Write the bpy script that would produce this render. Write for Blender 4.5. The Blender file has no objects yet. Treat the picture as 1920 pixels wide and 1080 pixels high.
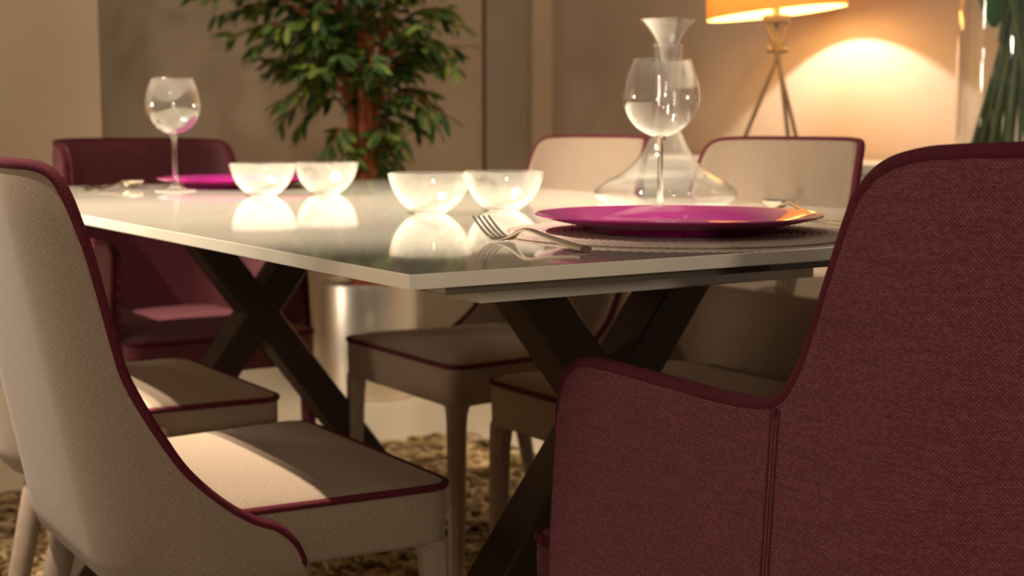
import bpy, bmesh, math, random
import numpy as np
from mathutils import Vector, Matrix

SC = bpy.context.scene
COL = SC.collection
PI = math.pi
random.seed(7)
RNG = np.random.default_rng(7)

# ------------------------------------------------------------------ camera
cam_d = bpy.data.cameras.new('camera')
cam = bpy.data.objects.new('camera', cam_d)
COL.objects.link(cam)
cam.location = (-0.5484, -1.0038, 0.87)
cam.rotation_euler = (math.radians(90 - 6.547), 0, math.radians(57.168 - 90))
cam_d.sensor_width = 36.0
cam_d.lens = 2640.0 / 1920.0 * 36.0
cam_d.clip_start = 0.05
cam_d.dof.use_dof = True
cam_d.dof.focus_distance = 1.25
cam_d.dof.aperture_fstop = 7.6
SC.camera = cam

# ------------------------------------------------------------------ world, lights, exposure
world = bpy.data.worlds.new('world')
SC.world = world
world.use_nodes = True
bg = world.node_tree.nodes['Background']
bg.inputs[0].default_value = (1.0, 0.85, 0.68, 1)
bg.inputs[1].default_value = 0.21
SC.view_settings.view_transform = 'Standard'
SC.view_settings.look = 'None'
SC.view_settings.gamma = 1.0
SC.view_settings.use_curve_mapping = False
SC.view_settings.exposure = 0.0
SC.cycles.transparent_max_bounces = 32


def spot(name, loc, target, watts, angle, blend=0.6, radius=0.035, color=(1.0, 0.87, 0.70)):
    d = bpy.data.lights.new(name, 'SPOT')
    d.energy = watts
    d.spot_size = math.radians(angle)
    d.spot_blend = blend
    d.shadow_soft_size = radius
    d.color = color
    o = bpy.data.objects.new(name, d)
    COL.objects.link(o)
    o.location = loc
    o.rotation_euler = (Vector(target) - Vector(loc)).to_track_quat('-Z', 'Y').to_euler()
    return o


# ceiling track of spotlights along one side of the table
spot('track_spotlight', (-0.92, 0.75, 2.85), (0.28, 0.80, 0.75), 620, 34, 0.8, 0.022)
spot('track_spotlight', (-1.02, 1.25, 2.85), (0.36, 1.18, 0.75), 540, 34, 0.8, 0.022)
spot('track_spotlight', (-1.20, 1.70, 2.85), (0.38, 1.50, 0.75), 540, 34, 0.8, 0.022)
spot('track_spotlight', (-0.40, 0.98, 2.85), (1.06, 0.86, 0.70), 150, 30, 0.7, 0.022)
# spot on the potted tree and the floor round it
spot('tree_spotlight', (0.9, 2.2, 2.85), (1.6, 3.0, 0.3), 110, 55, 0.8, 0.14)
# fill spots added to brighten the walls behind the table
spot('wall_fill_spot', (1.7, 2.2, 2.85), (1.7, 3.78, 1.1), 26, 110, 1.0, 0.08)
spot('wall_fill_spot', (-0.3, 1.7, 2.85), (-0.1, 3.3, 1.1), 34, 100, 1.0, 0.08)
spot('wall_fill_spot', (1.5, 1.2, 2.85), (2.6, 2.2, 0.9), 45, 80, 1.0, 0.08)
# fill added out of view: spot behind the camera, point lights behind and left
spot('shop_fill_spot', (-1.6, -1.6, 2.9), (0.3, -0.2, 0.4), 24, 75, 1.0, 0.15)
for fill_loc, fill_watts in (((-1.3, -3.4, 1.30), 84), ((-2.3, 2.75, 0.95), 62)):
    pl_d = bpy.data.lights.new('fill_point_light', 'POINT')
    pl_d.energy = fill_watts
    pl_d.color = (1.0, 0.87, 0.70)
    pl_d.shadow_soft_size = 0.15
    pl = bpy.data.objects.new('fill_point_light', pl_d)
    COL.objects.link(pl)
    pl.location = fill_loc


# ------------------------------------------------------------------ materials
def new_mat(name):
    m = bpy.data.materials.new(name)
    m.use_nodes = True
    nt = m.node_tree
    p = nt.nodes.get('Principled BSDF')
    out = nt.nodes.get('Material Output')
    return m, nt, p, out


def node(nt, typ, **kw):
    n = nt.nodes.new(typ)
    for k, v in kw.items():
        setattr(n, k, v)
    return n


def ramp(nt, fac, stops):
    r = node(nt, 'ShaderNodeValToRGB')
    el = r.color_ramp.elements
    while len(el) < len(stops):
        el.new(0.5)
    for e, (pos, c) in zip(el, stops):
        e.position = pos
        e.color = (*c, 1)
    nt.links.new(fac, r.inputs[0])
    return r.outputs[0]


def lin(r, g, b):
    def f(c):
        c /= 255.0
        return c / 12.92 if c <= 0.04045 else ((c + 0.055) / 1.055) ** 2.4
    return (f(r), f(g), f(b))


def plain(name, col, rough=0.5, metal=0.0, coat=0.0, noise=0.06, scale=30.0, bump=0.0, ior=1.45):
    m, nt, p, out = new_mat(name)
    tc = node(nt, 'ShaderNodeTexCoord')
    nz = node(nt, 'ShaderNodeTexNoise')
    nz.inputs['Scale'].default_value = scale
    nz.inputs['Detail'].default_value = 4
    nt.links.new(tc.outputs['Object'], nz.inputs['Vector'])
    a = tuple(max(0, c * (1 - noise * 2)) for c in col)
    b = tuple(min(1, c * (1 + noise * 2)) for c in col)
    nt.links.new(ramp(nt, nz.outputs[0], [(0.3, a), (0.7, b)]), p.inputs['Base Color'])
    p.inputs['Roughness'].default_value = rough
    p.inputs['Metallic'].default_value = metal
    p.inputs['IOR'].default_value = ior
    p.inputs['Coat Weight'].default_value = coat
    p.inputs['Coat Roughness'].default_value = 0.03
    if bump:
        bn = node(nt, 'ShaderNodeBump')
        bn.inputs['Strength'].default_value = bump
        bn.inputs['Distance'].default_value = 0.003
        nt.links.new(nz.outputs[0], bn.inputs['Height'])
        nt.links.new(bn.outputs[0], p.inputs['Normal'])
    return m


def linen(name, dark, light):
    """melange upholstery cloth: fine streaks along warp and weft, UV in metres"""
    m, nt, p, out = new_mat(name)
    uv = node(nt, 'ShaderNodeTexCoord')
    outs = []
    for sc in ((3000, 420, 1), (420, 3000, 1)):
        mp = node(nt, 'ShaderNodeMapping')
        mp.inputs['Scale'].default_value = sc
        nz = node(nt, 'ShaderNodeTexNoise')
        nz.inputs['Scale'].default_value = 0.5
        nz.inputs['Detail'].default_value = 3
        nt.links.new(uv.outputs['UV'], mp.inputs[0])
        nt.links.new(mp.outputs[0], nz.inputs['Vector'])
        outs.append(nz.outputs[0])
    mx = node(nt, 'ShaderNodeMath', operation='ADD')
    nt.links.new(outs[0], mx.inputs[0])
    nt.links.new(outs[1], mx.inputs[1])
    hf = node(nt, 'ShaderNodeMath', operation='MULTIPLY')
    hf.inputs[1].default_value = 0.5
    nt.links.new(mx.outputs[0], hf.inputs[0])
    nt.links.new(ramp(nt, hf.outputs[0], [(0.36, dark), (0.64, light)]), p.inputs['Base Color'])
    bn = node(nt, 'ShaderNodeBump')
    bn.inputs['Strength'].default_value = 0.35
    bn.inputs['Distance'].default_value = 0.0006
    nt.links.new(hf.outputs[0], bn.inputs['Height'])
    nt.links.new(bn.outputs[0], p.inputs['Normal'])
    p.inputs['Roughness'].default_value = 0.9
    p.inputs['Specular IOR Level'].default_value = 0.2
    p.inputs['Sheen Weight'].default_value = 0.15
    return m


def basket(name, thread, gap, thread2):
    """coarse basket weave of pale threads over a dark ground, UV in metres"""
    m, nt, p, out = new_mat(name)
    uv = node(nt, 'ShaderNodeTexCoord')
    br = node(nt, 'ShaderNodeTexBrick')
    br.offset = 0.5
    br.inputs['Color1'].default_value = (*thread, 1)
    br.inputs['Color2'].default_value = (*thread2, 1)
    br.inputs['Mortar'].default_value = (*gap, 1)
    br.inputs['Scale'].default_value = 1.0
    br.inputs['Brick Width'].default_value = 0.0030
    br.inputs['Row Height'].default_value = 0.0017
    br.inputs['Mortar Size'].default_value = 0.00055
    br.inputs['Mortar Smooth'].default_value = 0.7
    nt.links.new(uv.outputs['UV'], br.inputs['Vector'])
    mp = node(nt, 'ShaderNodeMapping')
    mp.inputs['Scale'].default_value = (18, 300, 1)
    nz = node(nt, 'ShaderNodeTexNoise')
    nz.inputs['Scale'].default_value = 1.0
    nz.inputs['Detail'].default_value = 4
    nt.links.new(uv.outputs['UV'], mp.inputs[0])
    nt.links.new(mp.outputs[0], nz.inputs['Vector'])
    mix = node(nt, 'ShaderNodeMix', data_type='RGBA', blend_type='MULTIPLY')
    mix.inputs[0].default_value = 0.55
    nt.links.new(br.outputs['Color'], mix.inputs[6])
    nt.links.new(ramp(nt, nz.outputs[0], [(0.3, (0.55, 0.55, 0.55)), (0.7, (1, 1, 1))]), mix.inputs[7])
    nt.links.new(mix.outputs[2], p.inputs['Base Color'])
    bn = node(nt, 'ShaderNodeBump', invert=True)
    bn.inputs['Strength'].default_value = 0.5
    bn.inputs['Distance'].default_value = 0.0006
    nt.links.new(br.outputs['Fac'], bn.inputs['Height'])
    nt.links.new(bn.outputs[0], p.inputs['Normal'])
    p.inputs['Roughness'].default_value = 0.85
    p.inputs['Specular IOR Level'].default_value = 0.2
    p.inputs['Sheen Weight'].default_value = 0.1
    return m


def thin_glass(name, haze=0.04, edge=0.85, base=0.05, tint=(1, 1, 1), streak=0.0):
    """thin clear glass: see-through, mirror-like towards the edges, a little hazy"""
    m, nt, p, out = new_mat(name)
    nt.nodes.remove(p)
    tr = node(nt, 'ShaderNodeBsdfTransparent')
    tr.inputs[0].default_value = (*tint, 1)
    gl = node(nt, 'ShaderNodeBsdfGlossy')
    gl.inputs['Roughness'].default_value = 0.03
    gl.inputs['Color'].default_value = (1, 1, 1, 1)
    lw = node(nt, 'ShaderNodeLayerWeight')
    lw.inputs[0].default_value = 0.5
    pw = node(nt, 'ShaderNodeMath', operation='POWER')
    pw.inputs[1].default_value = 3.0
    nt.links.new(lw.outputs['Facing'], pw.inputs[0])
    ma = node(nt, 'ShaderNodeMath', operation='MULTIPLY_ADD')
    ma.inputs[1].default_value = edge
    ma.inputs[2].default_value = base
    nt.links.new(pw.outputs[0], ma.inputs[0])
    mx = node(nt, 'ShaderNodeMixShader')
    nt.links.new(ma.outputs[0], mx.inputs[0])
    nt.links.new(tr.outputs[0], mx.inputs[1])
    nt.links.new(gl.outputs[0], mx.inputs[2])
    df = node(nt, 'ShaderNodeBsdfDiffuse')
    df.inputs[0].default_value = (0.95, 0.95, 0.92, 1)
    tl = node(nt, 'ShaderNodeBsdfTranslucent')
    tl.inputs[0].default_value = (0.95, 0.95, 0.92, 1)
    m2 = node(nt, 'ShaderNodeMixShader')
    m2.inputs[0].default_value = 0.5
    nt.links.new(df.outputs[0], m2.inputs[1])
    nt.links.new(tl.outputs[0], m2.inputs[2])
    m3 = node(nt, 'ShaderNodeMixShader')
    m3.inputs[0].default_value = haze
    if streak:
        tc = node(nt, 'ShaderNodeTexCoord')
        nz = node(nt, 'ShaderNodeTexNoise')
        nz.inputs['Scale'].default_value = 28
        nz.inputs['Detail'].default_value = 3
        nt.links.new(tc.outputs['Object'], nz.inputs['Vector'])
        mr = node(nt, 'ShaderNodeMapRange')
        mr.inputs['From Min'].default_value = 0.3
        mr.inputs['From Max'].default_value = 0.7
        mr.inputs['To Min'].default_value = max(0, haze - streak)
        mr.inputs['To Max'].default_value = haze + streak
        nt.links.new(nz.outputs[0], mr.inputs['Value'])
        nt.links.new(mr.outputs[0], m3.inputs[0])
    nt.links.new(mx.outputs[0], m3.inputs[1])
    nt.links.new(m2.outputs[0], m3.inputs[2])
    nt.links.new(m3.outputs[0], out.inputs[0])
    return m


def emit(name, col, strength):
    m, nt, p, out = new_mat(name)
    nt.nodes.remove(p)
    e = node(nt, 'ShaderNodeEmission')
    e.inputs[0].default_value = (*col, 1)
    e.inputs[1].default_value = strength
    nt.links.new(e.outputs[0], out.inputs[0])
    return m


def shade_cloth(name, col):
    m, nt, p, out = new_mat(name)
    nt.nodes.remove(p)
    df = node(nt, 'ShaderNodeBsdfDiffuse')
    df.inputs[0].default_value = (*col, 1)
    tl = node(nt, 'ShaderNodeBsdfTranslucent')
    tl.inputs[0].default_value = (*col, 1)
    mx = node(nt, 'ShaderNodeMixShader')
    mx.inputs[0].default_value = 0.22
    nt.links.new(df.outputs[0], mx.inputs[1])
    nt.links.new(tl.outputs[0], mx.inputs[2])
    nt.links.new(mx.outputs[0], out.inputs[0])
    return m


def leafy(name, c1, c2, c3):
    m, nt, p, out = new_mat(name)
    oi = node(nt, 'ShaderNodeObjectInfo')
    gi = node(nt, 'ShaderNodeNewGeometry')
    ad = node(nt, 'ShaderNodeMath', operation='ADD')
    fr = node(nt, 'ShaderNodeMath', operation='FRACT')
    nt.links.new(oi.outputs['Random'], ad.inputs[0])
    nt.links.new(gi.outputs['Random Per Island'], ad.inputs[1])
    nt.links.new(ad.outputs[0], fr.inputs[0])
    nt.links.new(ramp(nt, fr.outputs[0], [(0.0, c1), (0.55, c2), (1.0, c3)]), p.inputs['Base Color'])
    p.inputs['Roughness'].default_value = 0.6
    p.inputs['Specular IOR Level'].default_value = 0.3
    return m


def pile_mat(name):
    m, nt, p, out = new_mat(name)
    gi = node(nt, 'ShaderNodeNewGeometry')
    nt.links.new(ramp(nt, gi.outputs['Random Per Island'],
                      [(0.0, lin(92, 70, 44)), (0.5, lin(150, 122, 82)), (1.0, lin(196, 168, 124))]), p.inputs['Base Color'])
    p.inputs['Roughness'].default_value = 0.95
    p.inputs['Specular IOR Level'].default_value = 0.1
    return m


M = {}
M['linen'] = linen('beige_linen', lin(130, 110, 90), lin(174, 151, 129))
M['wine'] = basket('wine_basket_weave', lin(170, 106, 110), lin(90, 20, 36), lin(142, 72, 82))
M['piping'] = plain('wine_velvet', lin(88, 12, 32), 0.85, noise=0.12, scale=300, bump=0.3)
M['thread'] = plain('wine_thread', lin(74, 20, 30), 0.9)
M['leg_wood'] = plain('taupe_wood', lin(142, 122, 104), 0.45, noise=0.05, scale=60)
M['lacquer'] = plain('white_gloss_lacquer', lin(244, 234, 214), 0.06, coat=0.6, noise=0.01)
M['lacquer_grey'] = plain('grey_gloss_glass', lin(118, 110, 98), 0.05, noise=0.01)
M['bronze'] = plain('dark_bronze_metal', lin(62, 48, 38), 0.42, metal=0.35, noise=0.08, scale=12)
M['steel'] = plain('polished_steel', lin(225, 218, 205), 0.12, metal=1.0, noise=0.01)
M['brushed'] = plain('brushed_steel', lin(226, 216, 200), 0.34, metal=1.0, noise=0.04, scale=8)
M['magenta'] = plain('magenta_glaze', lin(168, 14, 122), 0.10, coat=0.4, noise=0.02)
M['glass'] = thin_glass('clear_glass', 0.010, 1.0, 0.05)
M['bowl_glass'] = thin_glass('bright_bowl_glass', 0.030, 1.0, 0.10, streak=0.028)
M['solid_glass'] = plain('stem_glass', (1, 1, 1), 0.0, noise=0.0)
M['solid_glass'].node_tree.nodes['Principled BSDF'].inputs['Transmission Weight'].default_value = 1.0
M['wall'] = plain('painted_wall', lin(176, 158, 135), 0.8, noise=0.02, scale=3)
M['wall_warm'] = plain('warm_painted_wall', lin(188, 165, 142), 0.8, noise=0.02, scale=3)
M['wall_pale'] = plain('pale_painted_wall', lin(196, 172, 146), 0.8, noise=0.02, scale=3)
M['wall_grey'] = plain('greyed_wall_panel', lin(160, 146, 126), 0.8, noise=0.02, scale=3)
M['joint'] = plain('dark_joint', lin(70, 62, 54), 0.8)
M['floor'] = plain('cream_gloss_tile', lin(205, 190, 165), 0.22, noise=0.02, scale=2)
M['cabinet'] = plain('white_cabinet_lacquer', lin(232, 224, 208), 0.3, noise=0.01)
M['pile'] = pile_mat('shag_pile')
M['backing'] = plain('rug_backing', lin(82, 64, 42), 0.95)
M['bark'] = plain('red_brown_bark', lin(158, 84, 46), 0.8, noise=0.25, scale=25, bump=0.5)
M['soil'] = plain('dark_soil', lin(48, 36, 28), 0.95, noise=0.3, scale=60, bump=0.6)
M['leaf'] = leafy('tree_leaf', lin(34, 58, 24), lin(66, 92, 32), lin(122, 132, 46))
M['stem'] = leafy('flower_stem', lin(52, 88, 56), lin(88, 122, 78), lin(130, 146, 92))
M['big_leaf'] = leafy('broad_leaf', lin(26, 92, 26), lin(36, 110, 30), lin(48, 124, 36))
M['shade'] = shade_cloth('ochre_lamp_cloth', lin(238, 196, 118))
M['bulb'] = emit('lit_bulb', (1.0, 0.82, 0.55), 25)
M['lamp_metal'] = plain('brushed_nickel', lin(104, 90, 80), 0.45, metal=0.25, noise=0.03)
M['mat'] = plain('woven_pink_beige', lin(205, 178, 165), 0.9, noise=0.12, scale=400, bump=0.6)


# ------------------------------------------------------------------ mesh helpers
def mk(name, verts, faces, mat, parent=None, smooth=True, uvs=None, sharp=None):
    me = bpy.data.meshes.new(name)
    me.from_pydata([tuple(v) for v in verts], [], faces)
    if uvs is not None:
        ul = me.uv_layers.new(name='UVMap')
        flat = np.zeros((len(me.loops), 2))
        vi = np.zeros(len(me.loops), dtype=np.int32)
        me.loops.foreach_get('vertex_index', vi)
        flat[:] = np.asarray(uvs)[vi]
        ul.data.foreach_set('uv', flat.ravel())
    me.materials.append(M[mat] if isinstance(mat, str) else mat)
    bm = bmesh.new()
    bm.from_mesh(me)
    bmesh.ops.recalc_face_normals(bm, faces=bm.faces)
    bm.to_mesh(me)
    bm.free()
    me.polygons.foreach_set('use_smooth', [smooth] * len(me.polygons))
    if smooth:
        try:
            me.set_sharp_from_angle(angle=math.radians(sharp if sharp else 40))
        except Exception:
            pass
    o = bpy.data.objects.new(name, me)
    COL.objects.link(o)
    if parent is not None:
        o.parent = parent
    return o


def box_uv(o):
    """UV in metres by the dominant axis of each face"""
    me = o.data
    ul = me.uv_layers.new(name='UVMap') if not me.uv_layers else me.uv_layers[0]
    for p in me.polygons:
        n = p.normal
        ax = max(range(3), key=lambda i: abs(n[i]))
        for li in p.loop_indices:
            c = me.vertices[me.loops[li].vertex_index].co
            ul.data[li].uv = (c.y, c.z) if ax == 0 else ((c.x, c.z) if ax == 1 else (c.x, c.y))
    return o


def loft(name, rings, mat, parent=None, cap=True, smooth=True, uv=False, closed=True, sharp=None):
    n = len(rings[0])
    v = [p for r in rings for p in r]
    f = []
    for i in range(len(rings) - 1):
        for j in range(n if closed else n - 1):
            k = (j + 1) % n
            f.append((i * n + j, i * n + k, (i + 1) * n + k, (i + 1) * n + j))
    if cap:
        f.append(tuple(range(n))[::-1])
        f.append(tuple((len(rings) - 1) * n + j for j in range(n)))
    o = mk(name, v, f, mat, parent, smooth, sharp=sharp)
    if uv:
        box_uv(o)
    return o


def tube_geo(path, radius, seg=8, closed=False):
    P = [Vector(p) for p in path]
    n = len(P)
    rad = radius if hasattr(radius, '__len__') else [radius] * n
    verts, faces = [], []
    up = None
    for i in range(n):
        if closed:
            t = P[(i + 1) % n] - P[i - 1]
        else:
            t = P[min(i + 1, n - 1)] - P[max(i - 1, 0)]
        t.normalize()
        if up is None:
            a = Vector((0, 0, 1)) if abs(t.z) < 0.9 else Vector((1, 0, 0))
            up = (a - t * a.dot(t)).normalized()
        else:
            up = up - t * up.dot(t)
            if up.length < 1e-6:
                up = t.orthogonal()
            up.normalize()
        sd = t.cross(up)
        for k in range(seg):
            an = 2 * PI * k / seg
            verts.append(P[i] + (up * math.cos(an) + sd * math.sin(an)) * rad[i])
    for i in range(n if closed else n - 1):
        for k in range(seg):
            a, b = i * seg + k, i * seg + (k + 1) % seg
            c, d = ((i + 1) % n) * seg + (k + 1) % seg, ((i + 1) % n) * seg + k
            faces.append((a, b, c, d))
    if not closed:
        faces.append(tuple(range(seg))[::-1])
        faces.append(tuple((n - 1) * seg + k for k in range(seg)))
    return verts, faces


def tube(name, path, radius, mat, parent=None, seg=8, closed=False):
    v, f = tube_geo(path, radius, seg, closed)
    return mk(name, v, f, mat, parent, sharp=70)


def merge_geo(parts):
    V, F = [], []
    for v, f in parts:
        b = len(V)
        V += list(v)
        F += [tuple(i + b for i in q) for q in f]
    return V, F


def lathe(name, prof, mat, parent=None, seg=64, loc=(0, 0, 0), sharp=40):
    """prof: list of (r, z); r = 0 ends become poles"""
    V, F, rows = [], [], []
    for r, z in prof:
        if r <= 1e-6:
            rows.append([len(V)])
            V.append((loc[0], loc[1], loc[2] + z))
        else:
            rows.append(list(range(len(V), len(V) + seg)))
            for k in range(seg):
                a = 2 * PI * k / seg
                V.append((loc[0] + r * math.cos(a), loc[1] + r * math.sin(a), loc[2] + z))
    for A, B in zip(rows[:-1], rows[1:]):
        for k in range(seg):
            k2 = (k + 1) % seg
            if len(A) == 1 and len(B) == 1:
                continue
            if len(A) == 1:
                F.append((A[0], B[k], B[k2]))
            elif len(B) == 1:
                F.append((A[k], A[k2], B[0]))
            else:
                F.append((A[k], A[k2], B[k2], B[k]))
    return mk(name, V, F, mat, parent, sharp=sharp)


def bez(pts, n=60):
    """Catmull-Rom through points of any dimension"""
    P = [np.array(p, float) for p in pts]
    P = [2 * P[0] - P[1]] + P + [2 * P[-1] - P[-2]]
    out = []
    segs = len(P) - 3
    per = max(2, n // segs)
    for i in range(segs):
        p0, p1, p2, p3 = P[i:i + 4]
        for t in np.linspace(0, 1, per, endpoint=False):
            out.append(0.5 * ((2 * p1) + (-p0 + p2) * t + (2 * p0 - 5 * p1 + 4 * p2 - p3) * t * t + (-p0 + 3 * p1 - 3 * p2 + p3) * t ** 3))
    out.append(P[-2])
    return out


def bevel_box(name, lo, hi, mat, parent=None, bev=0.002, seg=2, uv=False):
    bm = bmesh.new()
    bmesh.ops.create_cube(bm, size=1)
    for v in bm.verts:
        v.co = Vector(((lo[i] + hi[i]) / 2 + v.co[i] * (hi[i] - lo[i]) for i in range(3)))
    if bev:
        bmesh.ops.bevel(bm, geom=list(bm.edges), offset=bev, segments=seg, profile=0.7, affect='EDGES')
    me = bpy.data.meshes.new(name)
    bm.to_mesh(me)
    bm.free()
    me.materials.append(M[mat])
    o = bpy.data.objects.new(name, me)
    COL.objects.link(o)
    o.parent = parent
    if uv:
        box_uv(o)
    return o


def tag(o, label, cat, group=None):
    o['label'] = label
    o['category'] = cat
    if group:
        o['group'] = group
    return o


def thing(name, label, cat, loc=(0, 0, 0), rz=0.0, group=None):
    o = bpy.data.objects.new(name, None)
    o.empty_display_size = 0.05
    COL.objects.link(o)
    o.location = loc
    o.rotation_euler = (0, 0, rz)
    return tag(o, label, cat, group)


def struct(o):
    o['kind'] = 'structure'
    return o


def copy_tree(src, parent=None):
    c = src.copy()
    COL.objects.link(c)
    c.parent = parent
    for ch in [x for x in bpy.data.objects if x.parent == src]:
        copy_tree(ch, c)
    return c


# ------------------------------------------------------------------ room shell
struct(bevel_box('floor', (-4.0, -4.0, -0.05), (6.0, 6.0, 0.0), 'floor', bev=0))
WH = 3.0
struct(bevel_box('wall_left', (-4.0, 3.30, 0), (0.742, 3.62, WH), 'wall_pale', bev=0.002))
struct(bevel_box('wall_back', (-4.0, 3.78, 0), (2.398, 3.90, WH), 'wall', bev=0.002))
struct(bevel_box('wall_recess', (2.3, 3.845, 0), (2.72, 3.95, WH), 'wall', bev=0.002))
struct(bevel_box('trim_1', (2.424, 3.79, 0), (2.622, 3.843, WH), 'wall_grey', bev=0.004))
struct(bevel_box('trim_2', (2.624, 3.755, 0), (2.719, 3.843, WH), 'wall_pale', bev=0.004))
struct(bevel_box('trim_3', (2.396, 3.835, 0), (2.426, 3.8445, WH), 'joint', bev=0.001))
struct(bevel_box('wall_right', (2.72, -2.0, 0), (2.90, 3.95, WH), 'wall_warm', bev=0.002))
struct(bevel_box('baseboard_back', (0.76, 3.765, 0), (2.39, 3.78, 0.08), 'cabinet', bev=0.002))


# ------------------------------------------------------------------ rug
def make_rug():
    x0, x1, y0, y1 = -0.55, 1.42, -0.65, 2.33
    t = thing('shag_rug', 'shaggy brown and beige rug of thick noodle-like pile under the dining table', 'rug')
    bevel_box('backing', (x0, y0, 0.0), (x1, y1, 0.010), 'backing', t, bev=0.004)
    n = 15500
    L = RNG.uniform(0.055, 0.095, n)
    bx = RNG.uniform(x0 + 0.01, x1 - 0.01, n)
    by = RNG.uniform(y0 + 0.01, y1 - 0.01, n)
    th = RNG.uniform(0, 2 * PI, n)
    el = RNG.uniform(0.1, 0.95, n)
    curl = RNG.uniform(-1.3, 1.3, n)
    rad = RNG.uniform(0.0055, 0.0088, n)
    S, K = 4, 4
    V = np.zeros((n, S + 1, K, 3))
    px, py, pz = bx.copy(), by.copy(), np.full(n, 0.008)
    for s in range(S + 1):
        f = s / S
        a = th + curl * f
        e = el * (1 - 1.5 * f)
        if s:
            px = px + L / S * np.cos(e) * np.cos(a)
            py = py + L / S * np.cos(e) * np.sin(a)
            pz = np.maximum(pz + L / S * np.sin(e), 0.010)
        sx, sy = -np.sin(a), np.cos(a)
        rr = rad * (1.0 if s < S else 0.6)
        for k in range(K):
            c, d = math.cos(2 * PI * k / K + 0.6), math.sin(2 * PI * k / K + 0.6)
            V[:, s, k, 0] = px + rr * (c * sx - d * np.sin(e) * np.cos(a))
            V[:, s, k, 1] = py + rr * (c * sy - d * np.sin(e) * np.sin(a))
            V[:, s, k, 2] = pz + rr * d * np.cos(e)
    verts = V.reshape(-1, 3)
    q = []
    for s in range(S):
        for k in range(K):
            q.append((s * K + k, s * K + (k + 1) % K, (s + 1) * K + (k + 1) % K, (s + 1) * K + k))
    q.append((3, 2, 1, 0))
    q.append((S * K, S * K + 1, S * K + 2, S * K + 3))
    q = np.array(q)
    faces = (q[None] + (np.arange(n) * (S + 1) * K)[:, None, None]).reshape(-1, 4)
    me = bpy.data.meshes.new('pile')
    me.vertices.add(len(verts))
    me.vertices.foreach_set('co', verts.ravel())
    me.loops.add(faces.size)
    me.loops.foreach_set('vertex_index', faces.ravel().astype(np.int32))
    me.polygons.add(len(faces))
    me.polygons.foreach_set('loop_start', np.arange(0, faces.size, 4, dtype=np.int32))
    me.polygons.foreach_set('use_smooth', np.ones(len(faces), dtype=bool))
    me.update()
    me.validate()
    me.materials.append(M['pile'])
    o = bpy.data.objects.new('pile', me)
    COL.objects.link(o)
    o.parent = t
    o['kind'] = 'stuff'


make_rug()

# ------------------------------------------------------------------ dining table
TW, TL = 0.985, 1.875


def make_table():
    t = thing('dining_table', 'white high-gloss rectangular dining table on dark crossed metal legs', 'table', (0, 0, 0))
    bevel_box('tabletop', (0, 0, 0.737), (TW, TL, 0.75), 'lacquer', t, bev=0.0012)
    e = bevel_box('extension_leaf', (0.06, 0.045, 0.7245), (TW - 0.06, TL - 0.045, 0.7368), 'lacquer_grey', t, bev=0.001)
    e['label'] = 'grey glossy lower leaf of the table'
    bevel_box('mounting_frame', (0.19, 0.20, 0.692), (0.655, TL - 0.20, 0.7243), 'lacquer', t, bev=0.0015)
    # crossed beams, one pair under each end
    zc, zt, s = 0.515, 0.6918, 0.515 / 0.385
    for yc in (0.41, 1.53):
        for sg in (1, -1):
            zb = 0.012
            xb, xt = 0.5 - sg * (zc - zb) / s, 0.5 + sg * (zt - zc) / s
            w, d, ch = 0.036, 0.036, 0.004
            off = 0.0006 * sg
            rings = []
            for x, z in ((xb, zb), (xt, zt)):
                ring = []
                for (a, b) in ((-w + ch, -d), (w - ch, -d), (w, -d + ch), (w, d - ch), (w - ch, d), (-w + ch, d), (-w, d - ch), (-w, -d + ch)):
                    ring.append((x + a, yc + b + off, z))
                rings.append(ring)
            o = loft('leg_beam', rings, 'bronze', t, smooth=False)
            o['label'] = 'dark bronze slanted leg beam'


make_table()


# ------------------------------------------------------------------ chairs
def shell_point(a, z, k):
    W = k['W'] - k['wt'] * max(0.0, z - 0.45)
    yb = k['yb'] - k['lean'] * (z - 0.38)
    R = k['R']
    L1, L2 = W - R, R * PI / 2
    s = 1 if a >= 0 else -1
    a = abs(a)
    if k.get('upright'):
        w = min(1.0, max(0.0, (a - 0.33) / 0.22))
        w = w * w * (3 - 2 * w)
        yb = yb * (1 - w) + w * (k['yb'] - k['lean'] * (0.65 - 0.38))
    if a < L1:
        p, n = (a, yb), (0.0, -1.0)
    elif a < L1 + L2:
        t = (a - L1) / R
        p, n = (L1 + R * math.sin(t), yb + R - R * math.cos(t)), (math.sin(t), -math.cos(t))
    else:
        p, n = (W, yb + R + (a - L1 - L2)), (1.0, 0.0)
    return Vector((s * p[0], p[1], z)), Vector((s * n[0], n[1], 0))


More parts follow.
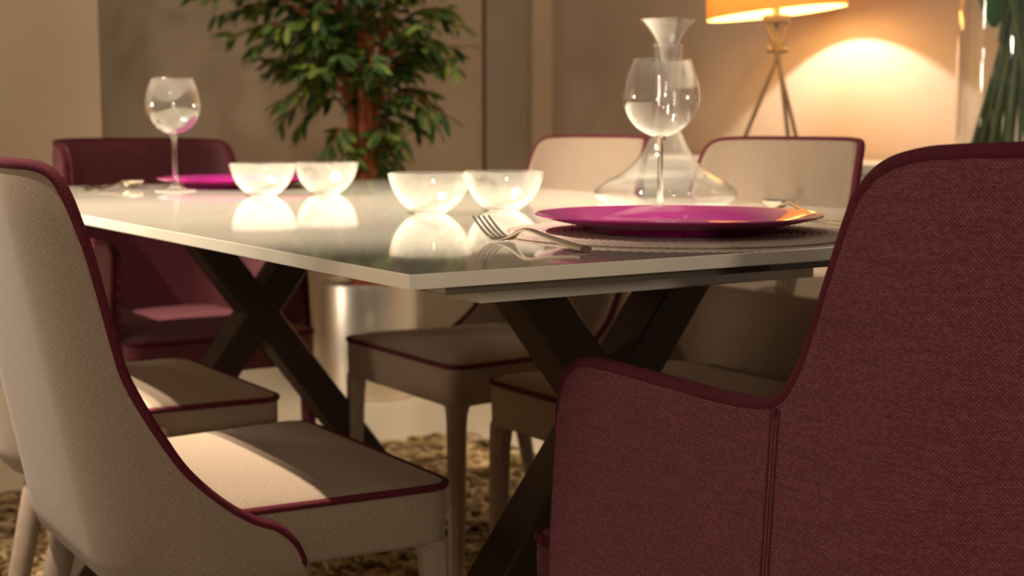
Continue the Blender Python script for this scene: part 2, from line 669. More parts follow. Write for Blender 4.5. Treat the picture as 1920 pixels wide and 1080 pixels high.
def make_shell(k, mat, parent, name='backrest'):
    th, zb = k['th'], k['zb']
    half = bez([(a, z - 0.006) for a, z in k['edge']], 120)
    a_prev = -1
    E = []
    for a, z in half:
        a = max(a, a_prev + 0.0006)
        a_prev = a
        E.append((a, max(z, zb + 0.004)))
    edge = [(-a, z) for a, z in E[:0:-1]] + E
    rows = [0, 0.004, 0.010, 0.018, 0.028, 0.040]
    NR = 14
    V, UV, F = [], [], []
    nc = len(edge)
    per = len(rows) + NR
    for side in (0, 1):
        for a, ze in edge:
            for r in range(per):
                if r < len(rows):
                    z = zb + rows[r] * min(1.0, (ze - zb) / 0.06)
                else:
                    z0 = zb + 0.040 * min(1.0, (ze - zb) / 0.06)
                    z = z0 + (ze - z0) * (r - len(rows) + 1) / NR
                p, n = shell_point(a, z, k)
                dz = max(0.0, 0.040 - (z - zb)) / 0.040
                tuck = 0.018 * (1 - math.sqrt(max(0.0, 1 - dz * dz)))
                # rolled rim near the edge
                rim = max(0.0, 0.006 - (ze - z)) / 0.006 * 0.003
                if side == 0:
                    q = p - n * (min(tuck, th * 0.6) + rim)
                else:
                    q = p - n * (th - rim)
                V.append(q)
                UV.append((a, z))
    base = nc * per
    for i in range(nc - 1):
        for r in range(per - 1):
            a0, b0 = i * per + r, (i + 1) * per + r
            F.append((a0, b0, b0 + 1, a0 + 1))
            F.append((base + a0, base + a0 + 1, base + b0 + 1, base + b0))
        t0, t1 = i * per + per - 1, (i + 1) * per + per - 1
        F.append((t0, t1, base + t1, base + t0))
        s0, s1 = i * per, (i + 1) * per
        F.append((s0, base + s0, base + s1, s1))
    for i in (0, nc - 1):
        for r in range(per - 1):
            a0 = i * per + r
            F.append((a0, a0 + 1, base + a0 + 1, base + a0))
    o = mk(name, V, F, mat, parent, uvs=UV, sharp=60)
    path = []
    for a, z in edge:
        p, n = shell_point(a, z, k)
        if z > zb + 0.016:
            path.append(p - n * 0.007)
    rr = [0.0066] * len(path)
    for q_, f_ in ((0, 0.55), (1, 0.75), (2, 0.9)):
        rr[q_] *= f_
        rr[-1 - q_] *= f_
    pp = tube('piping', path, rr, 'piping', o, seg=10)
    pp['label'] = 'dark wine velvet piping'
    return o


def plan_ring(yf, yb, wf, wb, rf, rb, z, sc=1.0, n=8):
    pts = []
    cy = (yf + yb) / 2
    for cx_, cy_, r, a0 in ((wf - rf, yf - rf, rf, 0), (-wf + rf, yf - rf, rf, PI / 2), (-wb + rb, yb + rb, rb, PI), (wb - rb, yb + rb, rb, 1.5 * PI)):
        for i in range(n):
            a = a0 + PI / 2 * i / (n - 1)
            x, y = cx_ + r * math.cos(a), cy_ + r * math.sin(a)
            # gentle bow of the front edge
            if y > 0:
                y += 0.006 * (1 - min(1, (x / wf) ** 2))
            pts.append((x * sc, cy + (y - cy) * sc, z))
    return pts


def dense_ring(*a, **k):
    p = plan_ring(*a, **k)
    out = []
    n = len(p)
    for i in range(n):
        A, B = Vector(p[i]), Vector(p[(i + 1) % n])
        m = max(1, int((B - A).length / 0.02))
        for j in range(m):
            out.append(tuple(A.lerp(B, j / m)))
    return out


def make_seat(parent, mat, yf, yb, wf, wb, ztop):
    A = (yf, yb, wf, wb, 0.030, 0.07)
    rings = [dense_ring(*A, z, sc=1.0) for z in (ztop - 0.070,)]
    n = len(rings[0])
    ring0 = rings[0]
    cy = (yf + yb) / 2

    def at(z, sc):
        return [(x * sc, cy + (y - cy) * sc, z) for x, y, _ in ring0]
    rings = [at(ztop - 0.070, 0.5), at(ztop - 0.072, 0.95), at(ztop - 0.070, 0.985), at(ztop - 0.064, 0.995), at(ztop - 0.03, 1.0), at(ztop - 0.004, 1.0),
             at(ztop + 0.002, 0.985), at(ztop + 0.007, 0.94), at(ztop + 0.012, 0.85), at(ztop + 0.016, 0.65), at(ztop + 0.018, 0.4), at(ztop + 0.019, 0.12)]
    o = loft('seat', rings, mat, parent, uv=True, sharp=60)
    pp = tube('piping', [(x * 0.997, cy + (y - cy) * 0.997, ztop) for x, y, _ in ring0], 0.0048, 'piping', o, seg=8, closed=True)
    pp['label'] = 'dark wine velvet piping'
    return o


def square_leg(parent, x, y, ztop, mat, flare=True):
    rings = []
    for z, h in ((0.012, 0.0120), (0.20, 0.0145), (ztop - 0.04, 0.0165), (ztop - 0.014, 0.0178), (ztop - 0.004, 0.0200), (ztop + 0.004, 0.024)):
        c = h * 0.55
        ring = [(x + a * h - b * 0, y + b * h, z) for a, b in ()]
        for sx, sy in ((1, 1), (-1, 1), (-1, -1), (1, -1)):
            pts = [(sx * h, sy * (h - c)), (sx * (h - c), sy * h)]
            if sx * sy < 0:
                pts = pts[::-1]
            for a, b in pts:
                xo = x - math.copysign(h, x)
                ring.append((xo + a, y - h + b, z))
        rings.append(ring)
    return loft('leg', rings, mat, parent, uv=True, sharp=35)


def round_leg(parent, p0, p1, r0, r1, mat):
    P = [Vector(p0).lerp(Vector(p1), i / 4) for i in range(5)]
    return tube('leg', P, [r0 + (r1 - r0) * i / 4 for i in range(5)], mat, parent, seg=14)


SIDE = dict(W=.232, wt=.04, yb=-.165, lean=.19, R=.115, th=.022, zb=.366,
            edge=[(0.0, 0.848), (0.0758, 0.848), (0.1421, 0.847), (0.1781, 0.844), (0.1965, 0.833), (0.2055, 0.811), (0.2105, 0.786), (0.2145, 0.765), (0.2185, 0.722), (0.2215, 0.672), (0.2265, 0.63), (0.2365, 0.597), (0.2545, 0.554), (0.2745, 0.515), (0.3095, 0.475), (0.3395, 0.452), (0.3615, 0.441), (0.3765, 0.425), (0.383, 0.409), (0.385, 0.393), (0.386, 0.378)])
ARM = dict(W=.245, wt=.06, yb=-.235, lean=.13, R=.11, upright=True, th=.026, zb=.372,
           edge=[(0, .862), (.12, .862), (.20, .860), (.255, .858), (.290, .855), (.322, .846), (.342, .828), (.351, .805), (.361, .765), (.374, .712), (.384, .685), (.398, .663), (.420, .654),
                 (.460, .651), (.520, .652), (.600, .654), (.655, .654), (.680, .648), (.697, .632), (.704, .605), (.706, .560), (.707, .500), (.708, .440), (.709, .376)])


def make_side_chair():
    t = thing('dining_chair', '', 'chair')
    make_shell(SIDE, 'linen', t)
    make_seat(t, 'linen', 0.24, -0.150, 0.216, 0.190, 0.448)
    for sx in (-1, 1):
        square_leg(t, sx * 0.2145, 0.2375, 0.377, 'linen')
        round_leg(t, (sx * 0.150, -0.115, 0.39), (sx * 0.172, -0.205, 0.012), 0.0185, 0.0125, 'leg_wood')
    return t


def make_armchair():
    t = thing('dining_armchair', '', 'armchair')
    sh = make_shell(ARM, 'wine', t)
    for sx in (-1, 1):
        geo = []
        for da in (-0.0042, 0, 0.0042):
            path = []
            for z in np.linspace(0.392, 0.648, 24):
                lo_, hi_ = 0.3, 0.5
                for _ in range(24):
                    md = (lo_ + hi_) / 2
                    if shell_point(md, float(z), ARM)[0].y < -0.055 + da:
                        lo_ = md
                    else:
                        hi_ = md
                p, n = shell_point(sx * md, float(z), ARM)
                path.append(p + n * (0.0002 if da else -0.0004))
            geo.append(tube_geo(path, 0.0007 if da else 0.0009, 5))
        v, f = merge_geo(geo)
        mk('seam', v, f, 'thread', sh)
    make_seat(t, 'wine', 0.321, -0.20, 0.222, 0.185, 0.452)
    for sx in (-1, 1):
        square_leg(t, sx * 0.2195, 0.3175, 0.383, 'wine')
        round_leg(t, (sx * 0.155, -0.160, 0.39), (sx * 0.175, -0.245, 0.012), 0.0185, 0.0125, 'leg_wood')
    return t


side = make_side_chair()
spots = [((0.048, 0.635), -PI / 2, 'beige linen dining chair nearest the camera at left, its back cut by the picture edge'),
         ((0.085, 1.225), -PI / 2, 'beige linen dining chair just beyond the nearest left chair, on the same table side'),
         ((0.915, 1.300), PI / 2, 'beige linen dining chair across the table, behind the near glass bowls'),
         ((0.905, 0.745), PI / 2, 'beige linen dining chair across the table, in front of the tripod lamp')]
for i, ((x, y), rz, lab) in enumerate(spots):
    c = side if i == 0 else copy_tree(side)
    c.location = (x, y, 0)
    c.rotation_euler = (0, 0, rz)
    c.scale = (1, 1, (0.989, 1.0, 1.006, 1.006)[i])
    tag(c, lab, 'chair', 'beige dining chairs with wine piping')
armc = make_armchair()
for i, ((x, y), rz, lab) in enumerate([((0.455, -0.14), 0.0, 'wine red woven armchair in the right foreground, seen from behind'),
                                       ((0.500, 2.005), PI, 'wine red armchair at the far end of the table')]):
    c = armc if i == 0 else copy_tree(armc)
    c.location = (x, y, 0)
    c.rotation_euler = (0, 0, rz)
    c.scale = (1, 1, 1) if i == 0 else (0.90, 1, 0.978)
    tag(c, lab, 'armchair', 'wine red armchairs at the table ends')

# ------------------------------------------------------------------ tableware
TZ = 0.75


def make_mat(loc, label):
    t = thing('placemat', label, 'placemat', loc, group=None)
    prof = [(0, 0), (0.193, 0), (0.195, 0.0015)]
    n = 25
    R = 0.195
    for i in range(n, 0, -1):
        r1, r0 = R * i / n, R * (i - 1) / n
        for f, h in ((0.0, 0.0016), (0.22, 0.0036), (0.5, 0.0044), (0.78, 0.0036)):
            if r1 - (r1 - r0) * f < R - 1e-5:
                prof.append((r1 - (r1 - r0) * f, h))
    prof.append((0, 0.003))
    d = lathe('woven_disc', prof, 'mat', t, seg=216, sharp=80)
    # braid: every coil swells and pinches along its length
    for v in d.data.vertices:
        r = math.hypot(v.co.x, v.co.y)
        if v.co.z > 0.003 and r > 0.01:
            k = math.sin(math.atan2(v.co.y, v.co.x) * 108 + int(r / (R / n)) * 2.0)
            v.co.z += 0.0006 * k - 0.0006
    return t


def make_plate(loc, label):
    t = thing('dinner_plate', label, 'plate', loc, group='magenta dinner plates')
    prof = [(0, 0.003), (0.085, 0.003), (0.090, 0.0), (0.100, 0.0), (0.104, 0.003), (0.107, 0.008), (0.112, 0.0105), (0.135, 0.0165), (0.158, 0.0245), (0.1605, 0.0265),
            (0.159, 0.0282), (0.155, 0.0275), (0.132, 0.0200), (0.113, 0.0145), (0.106, 0.0105), (0.098, 0.0085), (0, 0.0080)]
    lathe('dish', [(r, z * 0.70) for r, z in prof], 'magenta', t, seg=96)
    return t


make_mat((0.462, 0.222, TZ), 'round pink-beige woven placemat under the near plate')
make_plate((0.458, 0.214, TZ + 0.0045), 'magenta glazed plate on the near placemat')
make_plate((0.520, 1.655, TZ), 'magenta glazed plate at the far table end')


def make_wine_glass(loc, label):
    t = thing('wine_glass', label, 'wine glass', loc, group='large round wine glasses')
    foot = [(0, 0.0), (0.037, 0.0), (0.0385, 0.0012), (0.036, 0.0022), (0.020, 0.0045), (0.009, 0.0085), (0.0055, 0.016)]
    lathe('foot', foot + [(0, 0.016)], 'glass', t, seg=48)
    stem = [(0, 0.0162), (0.0052, 0.0162), (0.0040, 0.03), (0.0036, 0.06), (0.0037, 0.085), (0.0048, 0.098), (0.0085, 0.1055), (0, 0.1055)]
    lathe('stem', stem, 'solid_glass', t, seg=24)
    outer = [(0, 0.1057), (0.010, 0.1065), (0.022, 0.1110), (0.034, 0.1195), (0.0435, 0.1310), (0.0497, 0.1440), (0.0520, 0.1560), (0.0513, 0.1700), (0.0485, 0.1840), (0.0440, 0.1975), (0.0392, 0.2090)]
    o2 = bez([(r, z) for r, z in outer], 60)
    inner = [(max(0.0, r - 0.0011), z + (0.0012 if r < 0.03 else 0.0)) for r, z in o2]
    prof = [tuple(p) for p in o2] + [(0.0388, 0.2095)] + [tuple(p) for p in inner[::-1]]
    prof[-1] = (0, prof[-1][1])
    lathe('bowl', prof, 'glass', t, seg=64)
    return t


make_wine_glass((0.660, 0.498, TZ), 'tall wine glass in front of the decanter, behind the near plate')
make_wine_glass((0.355, 1.560, TZ), 'tall wine glass near the far left end of the table')


def make_twin(loc, label):
    t = thing('twin_bowl', label, 'bowl', loc, group='clear glass twin bowls')
    outer = [(0, 0.0), (0.019, 0.0), (0.022, 0.0012), (0.033, 0.0085), (0.043, 0.0185), (0.0505, 0.031), (0.0555, 0.044), (0.0585, 0.0555)]
    o2 = [tuple(p) for p in bez(outer[2:], 40)]
    inner = [(r - 0.0030, z + 0.0032 * (1 - min(1, z / 0.04))) for r, z in o2]
    prof = [(0, 0.0), (0.019, 0.0)] + o2 + [(0.0575, 0.0565), (0.0560, 0.0558)] + inner[::-1] + [(0, 0.0042)]
    for dx in (-0.0605, 0.0605):
        lathe('bowl', prof, 'bowl_glass', t, seg=64, loc=(dx, 0, 0))
    # fused bridge of glass between the two rims
    V, F = merge_geo([tube_geo([(0, -0.012, 0.050), (0, 0.0, 0.0515), (0, 0.012, 0.050)], [0.0012, 0.0026, 0.0012], 8)])
    mk('bridge', V, F, 'bowl_glass', t)
    return t


make_twin((0.476, 0.700, TZ), 'clear glass twin bowl nearer the fork and decanter')
make_twin((0.478, 1.292, TZ), 'clear glass twin bowl farther back beside the far wine glass')


def make_decanter(loc):
    t = thing('decanter', 'wide-based clear glass decanter standing behind the near wine glass', 'decanter', loc)
    outer = [(0.098, 0.0), (0.108, 0.005), (0.1135, 0.014), (0.110, 0.023), (0.096, 0.034), (0.068, 0.048), (0.045, 0.070), (0.030, 0.096), (0.0215, 0.120), (0.0190, 0.150), (0.0192, 0.190), (0.0215, 0.225), (0.0242, 0.246)]
    o2 = [tuple(p) for p in bez(outer, 90)]
    inner = [(r - 0.0022, max(z, 0.006)) for r, z in o2]
    prof = [(0, 0.003), (0.06, 0.002), (0.09, 0.0)] + o2 + [(0.0236, 0.2475), (0.0226, 0.2465)] + inner[::-1][1:-2] + [(0.09, 0.0065), (0, 0.0095)]
    lathe('flask', prof, 'glass', t, seg=72)
    f = thing('glass_funnel', 'clear glass trumpet funnel set in the mouth of the decanter', 'funnel', (loc[0], loc[1], loc[2]))
    fo = [(0.0055, 0.143), (0.0075, 0.175), (0.0105, 0.210), (0.0160, 0.240), (0.0190, 0.252), (0.0260, 0.266), (0.0360, 0.278), (0.0447, 0.285)]
    f2 = [tuple(p) for p in bez(fo, 60)]
    fi = [(r - 0.0014, z) for r, z in f2]
    lathe('trumpet', [(f2[0][0] - 0.0014, f2[0][1])] + f2 + [(0.0443, 0.2858)] + fi[::-1], 'glass', f, seg=56)
    return t


make_decanter((0.868, 0.742, TZ))


def ribbon(pts, seg_w, thick):
    """flat bar along +y: pts (y, z, halfwidth, thickness)"""
    rings = []
    P = bez(pts, 48)
    for i, (y, z, w, th) in enumerate(P):
        ring = []
        for k in range(10):
            a = 2 * PI * k / 10
            ring.append((w * math.copysign(abs(math.cos(a)) ** 0.6, math.cos(a)), y, z + th / 2 * math.copysign(abs(math.sin(a)) ** 0.6, math.sin(a))))
        rings.append(ring)
    return rings


def make_fork(loc, rz, label):
    t = thing('fork', label, 'fork', loc, rz)
    loft('handle', ribbon([(0.0, 0.0040, 0.0068, 0.0046), (0.02, 0.0050, 0.0066, 0.0046), (0.07, 0.0105, 0.0045, 0.0042), (0.105, 0.0150, 0.0033, 0.0038), (0.122, 0.0140, 0.0034, 0.0034),
                           (0.140, 0.0070, 0.0058, 0.0026), (0.152, 0.0030, 0.0105, 0.0022), (0.165, 0.0022, 0.0122, 0.0020), (0.172, 0.0034, 0.0120, 0.0018)], 10, 0), 'steel', t, sharp=60)
    for i in range(4):
        x = -0.0096 + i * 0.0064
        pts = bez([(0.168, 0.0026), (0.180, 0.0060), (0.195, 0.0130), (0.2125, 0.0235)], 16)
        rings = []
        for j, (y, z) in enumerate(pts):
            w = 0.0019 * (1 - 0.45 * j / (len(pts) - 1))
            th = 0.0009
            rings.append([(x - w, y, z - th), (x + w, y, z - th), (x + w, y, z + th), (x - w, y, z + th)])
        loft('tine', rings, 'steel', t, sharp=40)
    return t


def make_knife(loc, rz, label):
    t = thing('table_knife', label, 'knife', loc, rz)
    loft('handle', ribbon([(0.0, 0.0040, 0.0070, 0.0065), (0.03, 0.0040, 0.0070, 0.0062), (0.09, 0.0040, 0.0058, 0.0055), (0.11, 0.0040, 0.0050, 0.005)], 10, 0), 'steel', t, sharp=60)
    loft('blade', ribbon([(0.108, 0.0040, 0.0055, 0.0030), (0.13, 0.0040, 0.0092, 0.0022), (0.19, 0.0040, 0.0098, 0.0018), (0.215, 0.0040, 0.0065, 0.0015), (0.222, 0.0040, 0.0015, 0.0012)], 10, 0), 'steel', t, sharp=60)
    return t


def make_spoon(loc, rz, label):
    t = thing('spoon', label, 'spoon', loc, rz)
    loft('handle', ribbon([(0.0, 0.0035, 0.0075, 0.0042), (0.03, 0.0042, 0.0068, 0.0042), (0.08, 0.0090, 0.0042, 0.004), (0.115, 0.0130, 0.0032, 0.0036), (0.136, 0.0110, 0.0036, 0.0032)], 10, 0), 'steel', t, sharp=60)
    V, F = [], []
    nu, nv = 20, 8
    for side in (0, 1):
        for i in range(nv + 1):
            for k in range(nu):
                a = 2 * PI * k / nu
                r = i / nv
                x = 0.0195 * r * math.sin(a)
                y = 0.163 + 0.031 * r * math.cos(a)
                z = 0.0015 + 0.0125 * r * r + side * 0.0012
                V.append((x, y, z))
    b = (nv + 1) * nu
    for side in (0, 1):
        for i in range(nv):
            for k in range(nu):
                k2 = (k + 1) % nu
                q = (side * b + i * nu + k, side * b + i * nu + k2, side * b + (i + 1) * nu + k2, side * b + (i + 1) * nu + k)
                F.append(q)
    for k in range(nu):
        k2 = (k + 1) % nu
        F.append((nv * nu + k, nv * nu + k2, b + nv * nu + k2, b + nv * nu + k))
    mk('spoon_bowl', V, F, 'steel', t, sharp=60)
    return t


make_fork((0.236, 0.082, TZ), -0.06, 'steel fork lying left of the near magenta plate')
make_knife((0.700, 0.130, TZ), -0.18, 'steel knife lying right of the near magenta plate')
make_spoon((0.795, 0.335, TZ), -0.42, 'steel spoon beyond the near plate, beside the beige chair')
make_spoon((0.215, 1.590, TZ), -0.72, 'steel spoon with bright glints at the far left of the table')
make_knife((0.190, 1.600, TZ), -0.45, 'steel knife next to the far spoon at the table end')


# ------------------------------------------------------------------ sideboard, lamp, vase
def make_sideboard():
    t = thing('sideboard', 'low white sideboard against the warm wall behind the beige chairs', 'sideboard', (0, 0, 0))
    x0, x1, y0, y1 = 2.25, 2.70, 0.55, 2.95
    bevel_box('body', (x0 + 0.02, y0 + 0.01, 0.08), (x1, y1 - 0.01, 0.745), 'cabinet', t, bev=0.002)
    bevel_box('top_panel', (x0, y0, 0.745), (x1, y1, 0.77), 'cabinet', t, bev=0.002)
    n = 4
    for i in range(n):
        a = y0 + 0.02 + (y1 - y0 - 0.04) * i / n
        b = y0 + 0.02 + (y1 - y0 - 0.04) * (i + 1) / n
        d = bevel_box('door', (x0 + 0.001, a + 0.003, 0.10), (x0 + 0.0195, b - 0.003, 0.735), 'cabinet', t, bev=0.002)
        hy = b - 0.04 if i % 2 == 0 else a + 0.04
        bevel_box('handle', (x0 - 0.015, hy - 0.006, 0.40), (x0 + 0.001, hy + 0.006, 0.56), 'lamp_metal', d, bev=0.002)
    for yy in (y0 + 0.1, y1 - 0.1):
        for xx in (x0 + 0.08, x1 - 0.08):
            bevel_box('foot', (xx - 0.02, yy - 0.02, 0), (xx + 0.02, yy + 0.02, 0.08), 'lamp_metal', t, bev=0.002)


make_sideboard()


def make_lamp():
    bx, by, bz = 2.395, 2.118, 0.77
    t = thing('table_lamp', 'lit tripod table lamp with a tilted ochre drum shade on the sideboard', 'lamp', (bx, by, bz))
    R = Matrix.Rotation(math.radians(57.168 - 90), 4, 'Z')      # lamp turned a little on the sideboard
    cross = Vector((0.006, 0, 0.325))
    tops = [Vector((-0.030, 0.0, 0.412)), Vector((0.002, 0.02, 0.412)), Vector((0.034, -0.004, 0.412))]
    feet = [Vector((0.088, 0.02, 0.0)), Vector((0.036, -0.085, 0.0)), Vector((-0.108, 0.03, 0.0))]
    offs = [Vector((-0.008, -0.006, 0)), Vector((0.001, 0.008, 0)), Vector((0.008, -0.002, 0))]
    for a, b, o_ in zip(tops, feet, offs):
        path = [R @ a, R @ (cross + o_), R @ b]
        v, f = tube_geo(path, 0.0062, 10)
        mk('leg', v, f, 'lamp_metal', t, sharp=70)
    v, f = tube_geo([R @ Vector((-0.026, 0, 0.325)), R @ Vector((0.034, 0, 0.325))], 0.008, 10)
    mk('clamp', v, f, 'lamp_metal', t, sharp=70)
    lathe('collar', [(0, 0.405), (0.036, 0.405), (0.042, 0.418), (0.042, 0.426), (0.012, 0.430), (0.012, 0.47), (0, 0.47)], 'lamp_metal', t, seg=32)
    # drum shade, sitting askew
    rb, rt, hh = 0.205, 0.185, 0.26
    prof = [(rb, 0), (rt, hh), (rt - 0.002, hh), (rb - 0.002, 0), (rb, 0)]
    s = lathe('shade', prof, 'shade', t, seg=72)
    ax = R @ Vector((0, 1, 0))
    s.matrix_local = Matrix.Translation((0, 0, 0.432)) @ Matrix.Rotation(math.radians(-6.0), 4, ax)
    # spider ring carrying the shade
    pth = [(0.03 * math.cos(a), 0.03 * math.sin(a), 0.20) for a in np.linspace(0, 2 * PI, 24, endpoint=False)]
    geo = [tube_geo(pth, 0.002, 6, True)]
    for k in range(3):
        a = 2 * PI * k / 3
        geo.append(tube_geo([(0.03 * math.cos(a), 0.03 * math.sin(a), 0.20), (0.186 * math.cos(a), 0.186 * math.sin(a), 0.20)], 0.002, 6))
    v, f = merge_geo(geo)
    mk('spider', v, f, 'lamp_metal', s)
    bb = lathe('bulb', [(0, 0.470), (0.013, 0.470), (0.015, 0.490), (0.026, 0.515), (0.030, 0.535), (0.026, 0.556), (0.014, 0.567), (0, 0.570)], 'bulb', t, seg=32)
    bb['label'] = 'glowing bulb'
    d = bpy.data.lights.new('lamp_bulb_light', 'POINT')
    d.energy = 30
    d.color = (1.0, 0.95, 0.87)
    d.shadow_soft_size = 0.012
    o = bpy.data.objects.new('lamp_bulb_light', d)
    COL.objects.link(o)
    o.location = (bx, by, bz + 0.592)


make_lamp()


def make_vase():
    cx_, cy_, cz = 2.40, 1.305, 0.77
    t = thing('glass_vase', 'tall clear glass vase holding green stems at the right edge', 'vase', (cx_, cy_, cz))
    prof = [(0, 0.0), (0.105, 0.0), (0.112, 0.004), (0.114, 0.02), (0.116, 0.30), (0.118, 0.60), (0.1165, 0.603), (0.115, 0.60), (0.112, 0.30), (0.109, 0.05), (0.104, 0.042), (0, 0.040)]
    lathe('body', prof, 'glass', t, seg=64)
    rnd = random.Random(3)
    rt = Vector((0.840, -0.542, 0))
    fw = Vector((0.542, 0.840, 0))
    for i in range(30):
        a = rnd.uniform(0, 2 * PI)
        rb = rnd.uniform(0.045, 0.098)
        at = a + rnd.uniform(2.2, 4.0)
        rtop = rnd.uniform(0.03, 0.095)
        base = rt * (rb * math.cos(a)) + fw * (rb * math.sin(a)) + Vector((0, 0, 0.046))
        top = rt * (rtop * math.cos(at) + 0.02) + fw * (rtop * math.sin(at)) + Vector((0, 0, 0.70 + rnd.uniform(0, 0.1)))
        mid = base.lerp(top, 0.5) * 0.9 + rt * 0.01
        mid.z = 0.36
        st = thing('flower_stem', 'long green flower stem standing in the glass vase', 'stem', (cx_, cy_, cz), group='green stems in the glass vase')
        pth = [Vector(p) for p in bez([tuple(base), tuple(mid), tuple(top)], 16)]
        v, f = tube_geo(pth, [0.0052 + rnd.uniform(-0.001, 0.0015)] * len(pth), 7)
        mk('stalk', v, f, 'stem', st, sharp=70)
        # narrow leaf blade along the stalk
        if i % 2 == 0:
            z0 = rnd.uniform(0.25, 0.5)
            p0 = base.lerp(top, z0)
            d = (top - base).normalized()
            sd = Vector((rnd.uniform(-1, 1), rnd.uniform(-1, 1), 0)).normalized()
            pts = []
            n = 8
            for k in range(n + 1):
                f_ = k / n
                w = 0.010 * math.sin(PI * (0.08 + 0.92 * f_))
                c = p0 + d * (0.22 * f_) + sd * (0.02 * f_ * f_)
                s2 = d.cross(sd).normalized()
                pts.append([c - s2 * w, c + sd * 0.0015, c + s2 * w, c - sd * 0.0006])
            loft('blade', pts, 'stem', st, sharp=60)
    # one broad leaf overhanging the stems
    lf = thing('broad_leaf', 'broad glossy green leaf at the top of the vase', 'leaf', (cx_, cy_, cz))
    pts = []
    c0 = rt * -0.035 + Vector((0, 0, 0.34)) - fw * 0.06
    n = 14
    for k in range(n + 1):
        f_ = k / n
        w = 0.038 * math.sin(PI * (0.03 + 0.97 * f_)) ** 0.7
        c = c0 + Vector((0, 0, 0.22 * f_ + 0.0)) + rt * (-0.02 + 0.05 * (f_ - 0.4) ** 2)
        pts.append([c - rt * w + fw * 0.012, c - rt * w * 0.5 + fw * 0.003, c, c + rt * w * 0.5 + fw * 0.003, c + rt * w + fw * 0.012,
                    c + rt * w * 0.5 + fw * 0.0046, c + fw * 0.0016, c - rt * w * 0.5 + fw * 0.0046])
    loft('blade', pts, 'big_leaf', lf, sharp=60)
    v, f = tube_geo([c0 + rt * 0.0 + Vector((0, 0, 0.005)), c0 + rt * 0.03 - Vector((0, 0, 0.12)) + fw * 0.04, rt * 0.03 + Vector((0, 0, 0.046))], 0.0035, 7)
    mk('leaf_stalk', v, f, 'stem', lf)


make_vase()


# ------------------------------------------------------------------ potted tree
def leaf_mesh():
    n = 6
    V, F = [], []
    for k in range(n + 1):
        f = k / n
        w = 0.0115 * math.sin(PI * (0.04 + 0.96 * f)) ** 0.8
        z = -0.012 * f * f
        V += [(-w, 0.075 * f, z + 0.003), (0, 0.075 * f, z), (w, 0.075 * f, z + 0.003)]
    for k in range(n):
        a = k * 3
        F += [(a, a + 1, a + 4, a + 3), (a + 1, a + 2, a + 5, a + 4)]
    return V, F


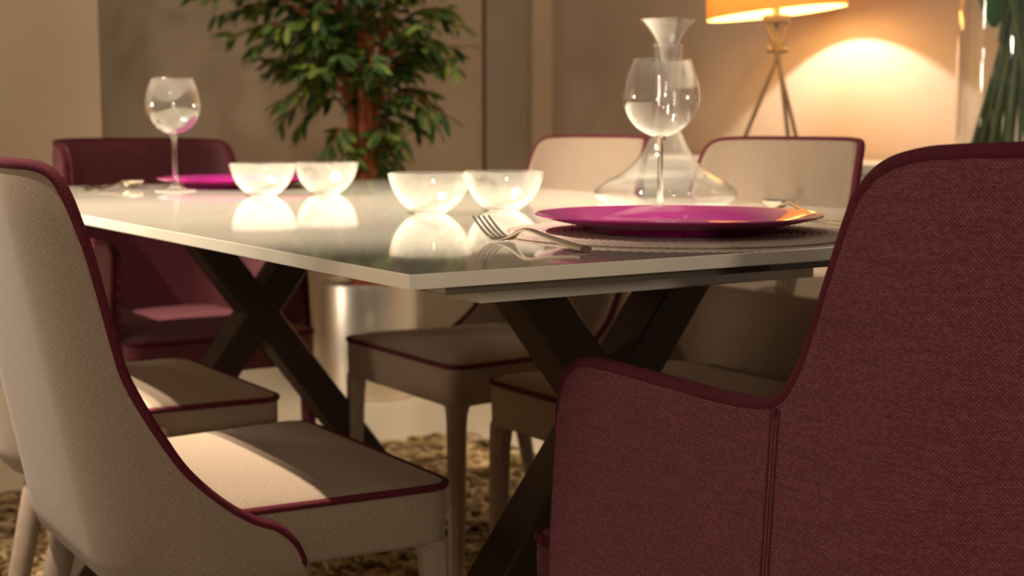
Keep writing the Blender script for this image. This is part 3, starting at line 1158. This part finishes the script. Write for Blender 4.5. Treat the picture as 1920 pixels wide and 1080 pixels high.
def make_tree():
    bx, by = 1.54, 3.10
    t = thing('potted_tree', 'leafy green tree with reddish stems in a round steel pot', 'plant', (bx, by, 0))
    pot = lathe('pot', [(0, 0.0), (0.172, 0.0), (0.176, 0.004), (0.178, 0.02), (0.178, 0.365), (0.176, 0.370), (0.168, 0.370), (0.166, 0.36), (0.166, 0.33), (0, 0.33)], 'brushed', t, seg=72)
    pot['label'] = 'brushed steel cylindrical pot'
    lathe('soil', [(0, 0.331), (0.165, 0.331), (0.16, 0.345), (0.08, 0.352), (0, 0.35)], 'soil', t, seg=40)
    rnd = random.Random(11)
    rt = Vector((0.840, -0.542, 0))
    fw = Vector((0.542, 0.840, 0))

    def pos(u, d, z):
        return rt * u + fw * d + Vector((0, 0, z))
    stems = []
    for (u0, u1, u2, d) in ((-0.035, -0.05, -0.10, 0.0), (-0.005, -0.01, -0.02, -0.03), (0.022, 0.010, 0.04, -0.02), (0.040, 0.03, 0.10, 0.02), (-0.02, -0.03, -0.22, 0.03), (0.01, 0.0, 0.0, 0.04)):
        P = [pos(u0, d * 0.6, 0.34), pos(u0 * 0.9 + rnd.uniform(-.008, .008), d, 0.65), pos(u1, d, 0.95), pos((u1 + u2) / 2, d, 1.2), pos(u2, d * 1.5, 1.55)]
        pth = [Vector(p) for p in bez([tuple(p) for p in P], 28)]
        rr = [0.020 - 0.011 * i / (len(pth) - 1) + 0.0015 * math.sin(i * 1.7) for i in range(len(pth))]
        tube('trunk', pth, rr, 'bark', t, seg=9)
        stems.append(pth)
    V0, F0 = leaf_mesh()
    lm = bpy.data.meshes.new('leaf')
    lm.from_pydata(V0, [], F0)
    lm.materials.append(M['leaf'])
    lm.polygons.foreach_set('use_smooth', [True] * len(lm.polygons))
    lm2 = lm.copy()
    sm = leaf_solid = None
    mats = []
    # twigs: (u, z) of the tip seen from the room, start height on the stems
    tips = [(-0.50, 1.27, 1.22), (-0.47, 1.22, 1.18), (-0.43, 1.16, 1.12), (-0.38, 1.24, 1.15), (-0.36, 1.12, 1.10), (-0.31, 1.18, 1.08), (-0.28, 1.06, 1.08), (-0.24, 1.22, 1.1), (-0.20, 1.12, 1.04),
            (-0.29, 0.88, 0.98), (-0.25, 0.94, 0.98), (-0.22, 0.86, 0.94), (-0.12, 1.04, 0.95), (-0.10, 0.80, 0.84), (-0.13, 1.16, 1.0), (-0.06, 1.20, 1.0), (-0.02, 1.10, 0.92), (0.0, 1.24, 1.0),
            (0.03, 1.00, 0.86), (0.02, 0.90, 0.78), (0.06, 0.84, 0.80), (0.10, 1.16, 1.0), (0.12, 1.05, 0.92), (0.09, 0.94, 0.84), (0.14, 0.80, 0.86), (0.18, 0.86, 0.88), (0.20, 0.98, 0.92),
            (0.22, 0.88, 0.93), (0.26, 0.90, 0.96), (0.16, 1.10, 1.0), (0.20, 1.18, 1.06), (0.24, 1.10, 1.05), (0.27, 1.24, 1.14), (0.30, 1.20, 1.14), (0.06, 0.72, 0.74), (-0.03, 0.76, 0.74), (0.10, 0.74, 0.78),
            (-0.42, 1.30, 1.25), (-0.30, 1.30, 1.2), (-0.16, 1.28, 1.15), (0.06, 1.28, 1.1), (0.14, 1.27, 1.12), (0.22, 1.30, 1.2), (0.0, 1.02, 0.86), (-0.04, 0.96, 0.84)]
    for _ in range(42):
        zz = rnd.uniform(1.02, 1.36)
        tips.append((max(-0.48, min(0.29, rnd.gauss(-0.07, 0.19))), zz, zz - rnd.uniform(0.02, 0.16)))
    count = 0
    for (u, z, zs) in tips:
        st = min(stems, key=lambda s_: min((p - pos(u * 0.4, 0, zs)).length for p in s_) + rnd.uniform(0, 0.03))
        p0 = min(st, key=lambda p: abs(p.z - zs)).copy()
        dd = rnd.uniform(-0.20, 0.16)
        p2 = pos(u, dd, z)
        p1 = p0.lerp(p2, 0.5) + Vector((0, 0, 0.05))
        pth = [Vector(p) for p in bez([tuple(p0), tuple(p1), tuple(p2)], 14)]
        v, f = tube_geo(pth, [0.0045 - 0.0028 * i / (len(pth) - 1) for i in range(len(pth))], 5)
        mk('twig', v, f, 'bark', t, sharp=80)
        nl = 20
        for k in range(nl):
            f_ = 0.30 + 0.70 * k / (nl - 1)
            idx = f_ * (len(pth) - 1)
            i0 = min(int(idx), len(pth) - 2)
            c = pth[i0].lerp(pth[i0 + 1], idx - i0)
            tg = (pth[i0 + 1] - pth[i0]).normalized()
            sd = tg.cross(Vector((0, 0, 1)))
            sd = sd.normalized() if sd.length > 0.1 else rt.copy()
            s = 1 if k % 2 else -1
            dr = (tg * rnd.uniform(0.4, 0.9) + sd * s * rnd.uniform(0.3, 0.9) + Vector((rnd.uniform(-.4, .4), rnd.uniform(-.4, .4), rnd.uniform(-0.9, 0.15)))).normalized()
            q = dr.to_track_quat('Y', 'Z')
            m = Matrix.Translation(c) @ q.to_matrix().to_4x4() @ Matrix.Rotation(rnd.uniform(-0.9, 0.9), 4, 'Y') @ Matrix.Scale(rnd.uniform(0.72, 1.1), 4)
            mats.append((m, count))
            count += 1
    # the 300 leaves that show largest (nearest the room) are single parts, the rest one mass
    mats.sort(key=lambda mc: (mc[0].translation.dot(fw)))
    for m, _ in mats[:300]:
        o = bpy.data.objects.new('leaf', lm)
        COL.objects.link(o)
        o.parent = t
        o.matrix_local = m
    geo = []
    rest = [m for m, _ in mats[300:]]
    # crown above the picture, shading what lies below
    for k in range(420):
        u, d, z = rnd.gauss(0, 0.22), rnd.gauss(0, 0.14), rnd.uniform(1.32, 1.65)
        dr = Vector((rnd.uniform(-1, 1), rnd.uniform(-1, 1), rnd.uniform(-1, .3))).normalized()
        rest.append(Matrix.Translation(pos(max(-0.5, min(0.5, u)), max(-0.35, min(0.3, d)), z)) @ dr.to_track_quat('Y', 'Z').to_matrix().to_4x4() @ Matrix.Scale(1.1, 4))
    for m in rest:
        geo.append(([m @ Vector(v) for v in V0], F0))
    V, F = merge_geo(geo)
    me = bpy.data.meshes.new('foliage')
    me.from_pydata([tuple(v) for v in V], [], F)
    me.materials.append(M['leaf'])
    o = bpy.data.objects.new('foliage', me)
    COL.objects.link(o)
    o.parent = t
    o['kind'] = 'stuff'


make_tree()
